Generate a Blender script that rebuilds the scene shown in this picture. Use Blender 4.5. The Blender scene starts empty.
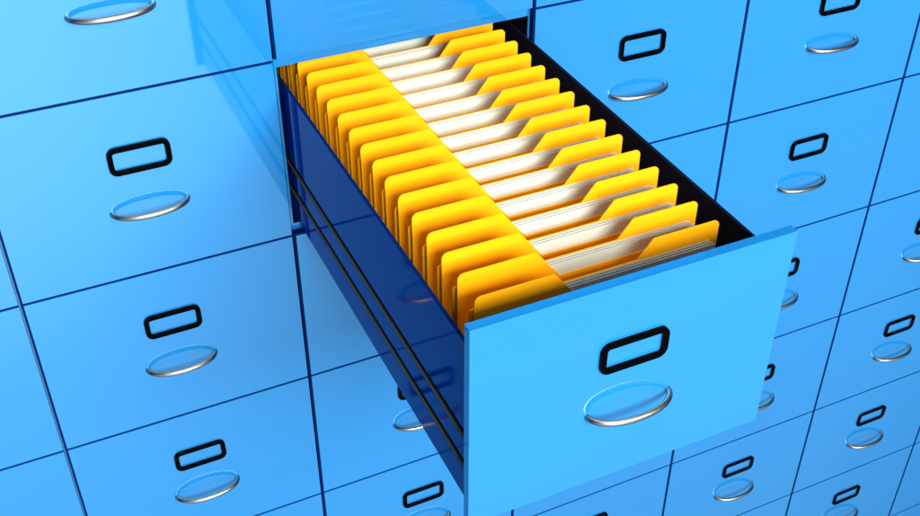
import bpy, bmesh, math, random
from mathutils import Vector
random.seed(4)
S = 0.42                       # metres per column width
H = 0.73173                    # row pitch, in column widths
D = 1.54                       # how far the open drawer is pulled out
sc = bpy.context.scene
col = sc.collection

# ------------------------------------------------------------------ helpers
def obj(name, me, mat, parent=None, loc=None):
    o = bpy.data.objects.new(name, me); col.objects.link(o)
    if mat and not me.materials: me.materials.append(mat)
    if parent: o.parent = parent
    if loc: o.location = Vector(loc) * S
    return o

def empty(name, loc):
    o = bpy.data.objects.new(name, None); col.objects.link(o)
    o.location = Vector(loc) * S; o.empty_display_size = .05
    return o

def tag(o, label, cat, group=None):
    o['label'] = label; o['category'] = cat; o['kind'] = 'thing'
    if group: o['group'] = group

def mesh_of(bm, name, bevel=0, seg=2, smooth=False):
    if bevel:
        bmesh.ops.bevel(bm, geom=[e for e in bm.edges if len(e.link_faces) == 2 and e.calc_face_angle() > .6],
                        offset=bevel * S, segments=seg, affect='EDGES', profile=.5)
    bmesh.ops.recalc_face_normals(bm, faces=bm.faces)
    me = bpy.data.meshes.new(name); bm.to_mesh(me); bm.free()
    if smooth:
        for p in me.polygons: p.use_smooth = True
    return me

def box(bm, x0, x1, y0, y1, z0, z1):
    vs = [bm.verts.new(Vector((x, y, z)) * S) for x in (x0, x1) for y in (y0, y1) for z in (z0, z1)]
    for f in ((0,1,3,2),(4,6,7,5),(0,4,5,1),(2,3,7,6),(0,2,6,4),(1,5,7,3)):
        bm.faces.new([vs[i] for i in f])

def box_mesh(name, *d, bevel=0):
    bm = bmesh.new(); box(bm, *d); return mesh_of(bm, name, bevel)

def rounded(pts, n=6):
    """outline of (x, z, radius) corners -> list of (x, z)"""
    out = []; N = len(pts)
    for i, (x, z, r) in enumerate(pts):
        p = Vector((x, z)); a = Vector(pts[i-1][:2]); b = Vector(pts[(i+1) % N][:2])
        if r <= 0: out.append((x, z)); continue
        u = (a - p).normalized(); v = (b - p).normalized()
        ang = u.angle(v); t = r / math.tan(ang / 2)
        c = p + (u + v).normalized() * (r / math.sin(ang / 2))
        s = p + u * t - c; e = p + v * t - c
        a0 = math.atan2(s.y, s.x); da = math.atan2(e.y, e.x) - a0
        while da > math.pi: da -= 2 * math.pi
        while da < -math.pi: da += 2 * math.pi
        for k in range(n + 1):
            q = a0 + da * k / n
            out.append((c.x + r * math.cos(q), c.y + r * math.sin(q)))
    return out

def sheet_mesh(name, outline, y0, y1):
    bm = bmesh.new()
    a = [bm.verts.new(Vector((x, y0, z)) * S) for x, z in outline]
    b = [bm.verts.new(Vector((x, y1, z)) * S) for x, z in outline]
    bm.faces.new(a); bm.faces.new(b[::-1])
    n = len(a)
    for i in range(n): bm.faces.new((a[i], b[i], b[(i+1) % n], a[(i+1) % n]))
    return mesh_of(bm, name)

# ---------------------------------------------------------------- materials
def mat(name, base, rough=.5, metal=0, ior=1.5, var=0, vscale=8, bump=0, bscale=300, **kw):
    m = bpy.data.materials.new(name); m.use_nodes = True
    nt = m.node_tree; b = nt.nodes['Principled BSDF']
    b.inputs['Base Color'].default_value = (*base, 1)
    b.inputs['Roughness'].default_value = rough
    b.inputs['Metallic'].default_value = metal
    b.inputs['IOR'].default_value = ior
    for k, v in kw.items(): b.inputs[k.replace('_', ' ')].default_value = v
    tc = nt.nodes.new('ShaderNodeTexCoord')
    if var:
        n = nt.nodes.new('ShaderNodeTexNoise'); n.inputs['Scale'].default_value = vscale; n.inputs['Detail'].default_value = 5
        r = nt.nodes.new('ShaderNodeMapRange'); r.inputs['To Min'].default_value = 1 - var; r.inputs['To Max'].default_value = 1 + var
        h = nt.nodes.new('ShaderNodeHueSaturation'); h.inputs['Color'].default_value = (*base, 1)
        nt.links.new(tc.outputs['Object'], n.inputs['Vector']); nt.links.new(n.outputs['Fac'], r.inputs['Value'])
        nt.links.new(r.outputs['Result'], h.inputs['Value']); nt.links.new(h.outputs['Color'], b.inputs['Base Color'])
    if bump:
        n = nt.nodes.new('ShaderNodeTexNoise'); n.inputs['Scale'].default_value = bscale; n.inputs['Detail'].default_value = 2
        p = nt.nodes.new('ShaderNodeBump'); p.inputs['Strength'].default_value = bump; p.inputs['Distance'].default_value = .0005
        nt.links.new(tc.outputs['Object'], n.inputs['Vector']); nt.links.new(n.outputs['Fac'], p.inputs['Height'])
        nt.links.new(p.outputs['Normal'], b.inputs['Normal'])
    return m

BLUE   = mat('blue_gloss_paint', (.010, .188, .50), .04, ior=1.85, Specular_Tint=(.60, .90, 1, 1), var=.02, vscale=5)
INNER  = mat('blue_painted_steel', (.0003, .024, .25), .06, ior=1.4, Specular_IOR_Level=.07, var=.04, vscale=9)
DARK   = mat('dark_interior_shade', (.002, .004, .014), .9, Specular_IOR_Level=.1)  # near-black puts the shade of the unlit interior into the colour
SHADE   = mat('navy_shade', (.0004, .012, .085), .8, Specular_IOR_Level=.02)  # navy painted in as shade, for the front gaps and drawer rim
BLACK  = mat('black_lacquer', (.0008, .0008, .001), .4, Specular_IOR_Level=.015)
STEEL  = mat('satin_steel', (.33, .325, .295), .30, metal=1, bump=.05, bscale=500)
RAIL   = mat('dark_slide_steel', (.12, .115, .07), .5, metal=.3)
YELLOW = mat('yellow_card', (.97, .415, .001), .6, ior=1.3, var=.03, vscale=14, bump=.06, bscale=700)
PAPER  = mat('white_paper', (.61, .63, .53), .8, ior=1.3, var=.015, vscale=20)

# ------------------------------------------------------------ drawer parts
FX0, FX1, FT, FB, TH = .012, .996, -.0080, -.7286, .030
front_me = box_mesh('front_panel', FX0, FX1, 0, TH, FB, FT, bevel=.0022)
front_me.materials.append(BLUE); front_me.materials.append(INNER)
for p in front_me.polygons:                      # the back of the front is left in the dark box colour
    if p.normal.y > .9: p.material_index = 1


def holder_mesh():
    out = rounded([(.395,-.1965,.030),(.6085,-.1965,.030),(.6085,-.304,.030),(.395,-.304,.030)], 8)
    inn = rounded([(.4135,-.2150,.009),(.5900,-.2150,.009),(.5900,-.2855,.009),(.4135,-.2855,.009)], 8)
    bm = bmesh.new(); n = len(out); y0, y1 = -.010, .0005
    R = {k: [bm.verts.new(Vector((x, y, z)) * S) for x, z in o] for k, (o, y) in
         dict(of=(out, y0), ob=(out, y1), nf=(inn, y0), nb=(inn, y1)).items()}
    for i in range(n):
        j = (i + 1) % n
        for a, b in (('of','nf'), ('of','ob'), ('nf','nb'), ('ob','nb')):
            bm.faces.new((R[a][i], R[a][j], R[b][j], R[b][i]))
    return mesh_of(bm, 'label_holder', bevel=.0028)
holder_me = holder_mesh()

def handle_mesh():
    bm = bmesh.new(); n = 40; m = 14; rings = []
    cx, cz, a, b = .505, -.4515, .133, .063
    P = []
    for k in range(n + 1):
        t = math.pi * k / n
        c, s = math.cos(t), math.sin(t)
        P.append(Vector((cx - a * math.copysign(abs(c) ** .92, c), .006 - (b + .006) * s ** .92, cz)))
    for k, p in enumerate(P):
        d = (P[min(k+1, n)] - P[max(k-1, 0)]).normalized()
        u = Vector((0, 0, 1)); v = d.cross(u).normalized()
        w = abs(k - n / 2) / (n / 2)
        r = .0098 - .0010 * w
        rings.append([bm.verts.new((p + (u * math.cos(q) * 1.05 + v * math.sin(q)) * r) * S)
                      for q in (2 * math.pi * i / m for i in range(m))])
    for A, B in zip(rings, rings[1:]):
        for i in range(m):
            bm.faces.new((A[i], A[(i+1) % m], B[(i+1) % m], B[i]))
    bm.faces.new(rings[0]); bm.faces.new(rings[-1][::-1])
    return mesh_of(bm, 'handle', smooth=True)
handle_me = handle_mesh()

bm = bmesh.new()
box(bm, FX0 + .0002, FX1 - .001, .0035, TH, FT + .0003, FT + .0101)  # dark strips filling the gaps above and left of a front, as shade
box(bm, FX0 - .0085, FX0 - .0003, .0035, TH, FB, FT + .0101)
gap_shade_me = mesh_of(bm, 'gap_shade')

def drawer_face(root, closed=True):
    if closed: obj('gap_shade', gap_shade_me, SHADE, root)
    obj('front_panel', front_me, BLUE, root)
    obj('label_holder', holder_me, BLACK, root)
    obj('handle', handle_me, STEEL, root)

# -------------------------------------------------------------- the cabinets
NUM = ['zero', 'one', 'two', 'three', 'four', 'five', 'six', 'seven', 'eight']
ROWS = {-1: (-1, 3), 0: (-2, 4), 1: (-2, 4), 2: (-2, 5), 3: (-1, 6), 4: (-1, 6), 5: (2, 7)}
BACK = 1.25
side_mes, rail_me = {}, None
rail_me = box_mesh('cross_rail', .0146, .9964, TH + .0008, TH + .05, -.041, .030, bevel=.001)
CAB = {-1: 'column of blue file drawers two columns left of the open drawer',
       0: 'column of blue file drawers standing just left of the open drawer',
       1: 'column of blue file drawers holding the open drawer of yellow folders',
       2: 'column of blue file drawers standing just right of the open drawer',
       3: 'column of blue file drawers two columns right of the open drawer',
       4: 'column of blue file drawers three columns right of the open drawer',
       5: 'column of blue file drawers four columns right of the open drawer'}
def place_words(i, j):
    dx, dj = i - 1, j
    c = '' if dx == 0 else ('in the next column ' if abs(dx) == 1 else '%s columns ' % NUM[abs(dx)]) + ('right' if dx > 0 else 'left') + ' of the open one'
    r = 'in the same row' if dj == 0 else ('%s row%s %s' % (NUM[abs(dj)], '' if abs(dj) == 1 else 's', 'lower' if dj > 0 else 'higher'))
    if dx == 0:
        if abs(dj) == 1: return 'directly ' + ('below' if dj > 0 else 'above') + ' the open one'
        return '%s rows straight %s the open one' % (NUM[abs(dj)], 'below' if dj > 0 else 'above')
    return c + ', ' + r

for i, (r0, r1) in ROWS.items():
    zt, zb = -H * r0 + .030, -H * (r1 + 1) - .041
    cab = empty('filing_cabinet', (i, TH, zb))
    tag(cab, CAB[i], 'filing cabinet', 'blue filing cabinets standing side by side')
    def cpart(name, me, m, z=0):
        o = obj(name, me, m, cab, None); o.location = Vector((0, -TH, z - zb)) * S; return o
    y0 = TH + .0008
    cpart('side_panel', box_mesh('side_panel', .0066, .0145, y0, BACK, zb, zt), BLUE)
    cpart('side_panel', box_mesh('side_panel', .9965, 1.0044, y0, BACK, zb, zt), BLUE)
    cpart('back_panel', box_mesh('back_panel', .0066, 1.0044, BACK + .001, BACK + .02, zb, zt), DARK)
    for j in range(r0, r1 + 2):
        cpart('cross_rail', rail_me, BLUE, -H * j)
    for j in range(r0, r1 + 1):
        if (i, j) == (1, 0): continue
        d = empty('cabinet_drawer', (i, 0, -H * j))
        tag(d, 'closed blue drawer ' + place_words(i, j), 'drawer', 'closed blue drawers of the filing cabinets')
        drawer_face(d)
    if i == 1:      # near-black liners added as the shade inside the open drawer's bay
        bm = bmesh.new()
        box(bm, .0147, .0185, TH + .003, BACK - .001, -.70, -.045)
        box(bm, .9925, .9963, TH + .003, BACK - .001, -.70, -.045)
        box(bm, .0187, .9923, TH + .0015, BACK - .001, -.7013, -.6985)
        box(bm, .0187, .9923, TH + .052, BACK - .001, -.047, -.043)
        cpart('bay_shade', mesh_of(bm, 'bay_shade'), DARK)

# ------------------------------------------------------------ the open drawer
od = empty('cabinet_drawer', (1, -D, 0))
tag(od, 'blue drawer pulled wide open, full of yellow folders with white papers', 'drawer', None)
drawer_face(od, False)
BX0, BX1, RIM, BOT, BL = .031, .979, -.110, -.684, 2.15
def side_profile(sign):
    # (outward depth, z) outline of the side plate with two channels
    g = .0075; t = .011
    pts = [(0, RIM), (t, RIM), (t, BOT), (0, BOT)]
    for zc in (-.556, -.441):
        pts += [(0, zc - .022), (g, zc - .020), (g, zc + .022), (0, zc + .022)]
    bm = bmesh.new()
    X = BX0 if sign > 0 else BX1
    rows = [[bm.verts.new(Vector((X + sign * a, y, z)) * S) for a, z in pts] for y in (TH + .0006, BL)]
    A, B = rows; n = len(pts)
    for k in range(n): bm.faces.new((A[k], A[(k+1) % n], B[(k+1) % n], B[k]))
    bm.faces.new(A); bm.faces.new(B[::-1])
    bm.faces.ensure_lookup_table(); 
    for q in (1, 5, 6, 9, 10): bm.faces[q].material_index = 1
    bm.faces[0].material_index = 2 if sign > 0 else 1     # dark colour puts shade on inner face, channels and rim
    me = mesh_of(bm, 'side_panel'); me.materials.append(INNER); me.materials.append(DARK); me.materials.append(SHADE)
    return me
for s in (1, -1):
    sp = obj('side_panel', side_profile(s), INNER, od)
    X = BX0 if s > 0 else BX1
    for zc in (-.556, -.441):
        a, b = sorted((X + s * .0008, X + s * .0073))
        obj('slide_rail', box_mesh('slide_rail', a, b, TH + .001, BL - .05, zc - .0198, zc - .0148), RAIL, sp)
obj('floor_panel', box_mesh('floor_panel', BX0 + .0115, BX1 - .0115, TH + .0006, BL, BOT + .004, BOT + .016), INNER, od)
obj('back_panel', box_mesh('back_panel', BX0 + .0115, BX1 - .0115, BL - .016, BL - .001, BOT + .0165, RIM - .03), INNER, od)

# ---------------------------------------------------------------- the folders
XL, XR, ZB = .113, .902, -.664
ZT, ZA, ZBB, ZP = -.076, -.181, -.1365, -.137
front_leaf = sheet_mesh('front_leaf', rounded([(XL, ZB, 0), (XL, ZT, .020), (.352, ZT, .016), (.432, ZA, .006), (XR, ZA, .012), (XR, ZB, 0)]), 0, .003)
back_leaf = sheet_mesh('back_leaf', rounded([(XL - .002, ZB, 0), (XL - .002, ZBB, .010), (.632, ZBB, .006), (.680, ZT, .016), (XR, ZT, .020), (XR, ZB, 0)]), .027, .030)
spine_me = box_mesh('spine', XL + .005, XR - .005, .0032, .0268, ZB, ZB + .003)
sheets = []
for k in range(3):
    a = (.0040, .0132, .0232)[k]
    z = ZP - (.0020, .0010, 0)[k]
    sheets.append(sheet_mesh('paper_sheet', [(XL + .012, ZB + .004), (XL + .012, z), (XR - .02 - .003 * k, z), (XR - .02 - .003 * k, ZB + .004)], a, a + .0017))
ORD = ['first', 'second', 'third', 'fourth', 'fifth', 'sixth', 'seventh', 'eighth', 'ninth', 'tenth', 'eleventh', 'twelfth',
       'thirteenth', 'fourteenth', 'fifteenth', 'sixteenth', 'seventeenth', 'eighteenth', 'nineteenth']
Y = -1.357
for k in range(19):
    f = empty('file_folder', (1, Y, 0))
    tag(f, 'yellow folder with two raised tabs, %s behind the open drawer front' % ORD[k], 'folder', 'yellow folders filed in the open drawer')
    obj('front_leaf', front_leaf, YELLOW, f)
    obj('back_leaf', back_leaf, YELLOW, f)
    obj('spine', spine_me, YELLOW, f)
    for q in range(3):
        p = obj('paper_sheet', sheets[q], PAPER, None, (1 + random.uniform(-.003, .003), Y, random.uniform(-.0008, .0008)))
        tag(p, 'white paper sheet inside the %s yellow folder behind the open drawer front' % ORD[k], 'paper', 'white paper sheets inside the folders')
    Y += .105 + random.uniform(-.002, .002)

# --------------------------------------------------------------------- light
def area(name, loc, target, sx, sy, power, color):
    l = bpy.data.lights.new(name, 'AREA'); l.shape = 'RECTANGLE'; l.size = sx; l.size_y = sy; l.energy = power; l.color = color
    o = bpy.data.objects.new(name, l); col.objects.link(o)
    o.location = Vector(loc) * S
    o.rotation_euler = (Vector(target) - Vector(loc)).to_track_quat('-Z', 'Y').to_euler()
    return o
area('key_softbox', (2.4, -9.8, 4.1), (1.6, -.5, -.6), 3.4, 1.7, 425, (1, .98, .94))

area('overhead_fill', (1.9, -2.4, 7.5), (1.5, -.8, -.2), 2.6, 2.0, 58, (1, .98, .95))  # unseen fill lamp, added to lift tab tops and the front folder

w = bpy.data.worlds.new('World'); sc.world = w; w.use_nodes = True
nt = w.node_tree; bg = nt.nodes['Background']
tc = nt.nodes.new('ShaderNodeTexCoord')
dot = nt.nodes.new('ShaderNodeVectorMath'); dot.operation = 'DOT_PRODUCT'
dot.inputs[1].default_value = Vector((-.10, -.93, -.30)).normalized()
nt.links.new(tc.outputs['Generated'], dot.inputs[0])
ramp = nt.nodes.new('ShaderNodeValToRGB'); ramp.color_ramp.interpolation = 'LINEAR'
e = ramp.color_ramp.elements
e[0].position = .44; e[0].color = (.015, .025, .045, 1)
e[1].position = 1.0; e[1].color = (2.6, 2.8, 2.8, 1)
m_ = e.new(.84); m_.color = (.50, .56, .60, 1)
m_ = e.new(.60); m_.color = (.36, .41, .44, 1)
m_ = e.new(.93); m_.color = (.95, 1.05, 1.1, 1)
nt.links.new(dot.outputs['Value'], ramp.inputs['Fac'])
nt.links.new(ramp.outputs['Color'], bg.inputs['Color'])
bg.inputs['Strength'].default_value = 1.22

# -------------------------------------------------------------------- camera
cd = bpy.data.cameras.new('camera'); cam = bpy.data.objects.new('camera', cd); col.objects.link(cam)
cam.location = Vector((.136248, -3.373770, 1.752556)) * S
cam.rotation_euler = (math.radians(90 - 37.14084), 0, math.radians(-24.87379))
cd.sensor_width = 36; cd.lens = 1111.769 / 920 * 36
cd.clip_start = .02; cd.clip_end = 100
sc.camera = cam
sc.view_settings.view_transform = 'Standard'; sc.view_settings.look = 'None'
sc.view_settings.exposure = 0; sc.view_settings.gamma = 1
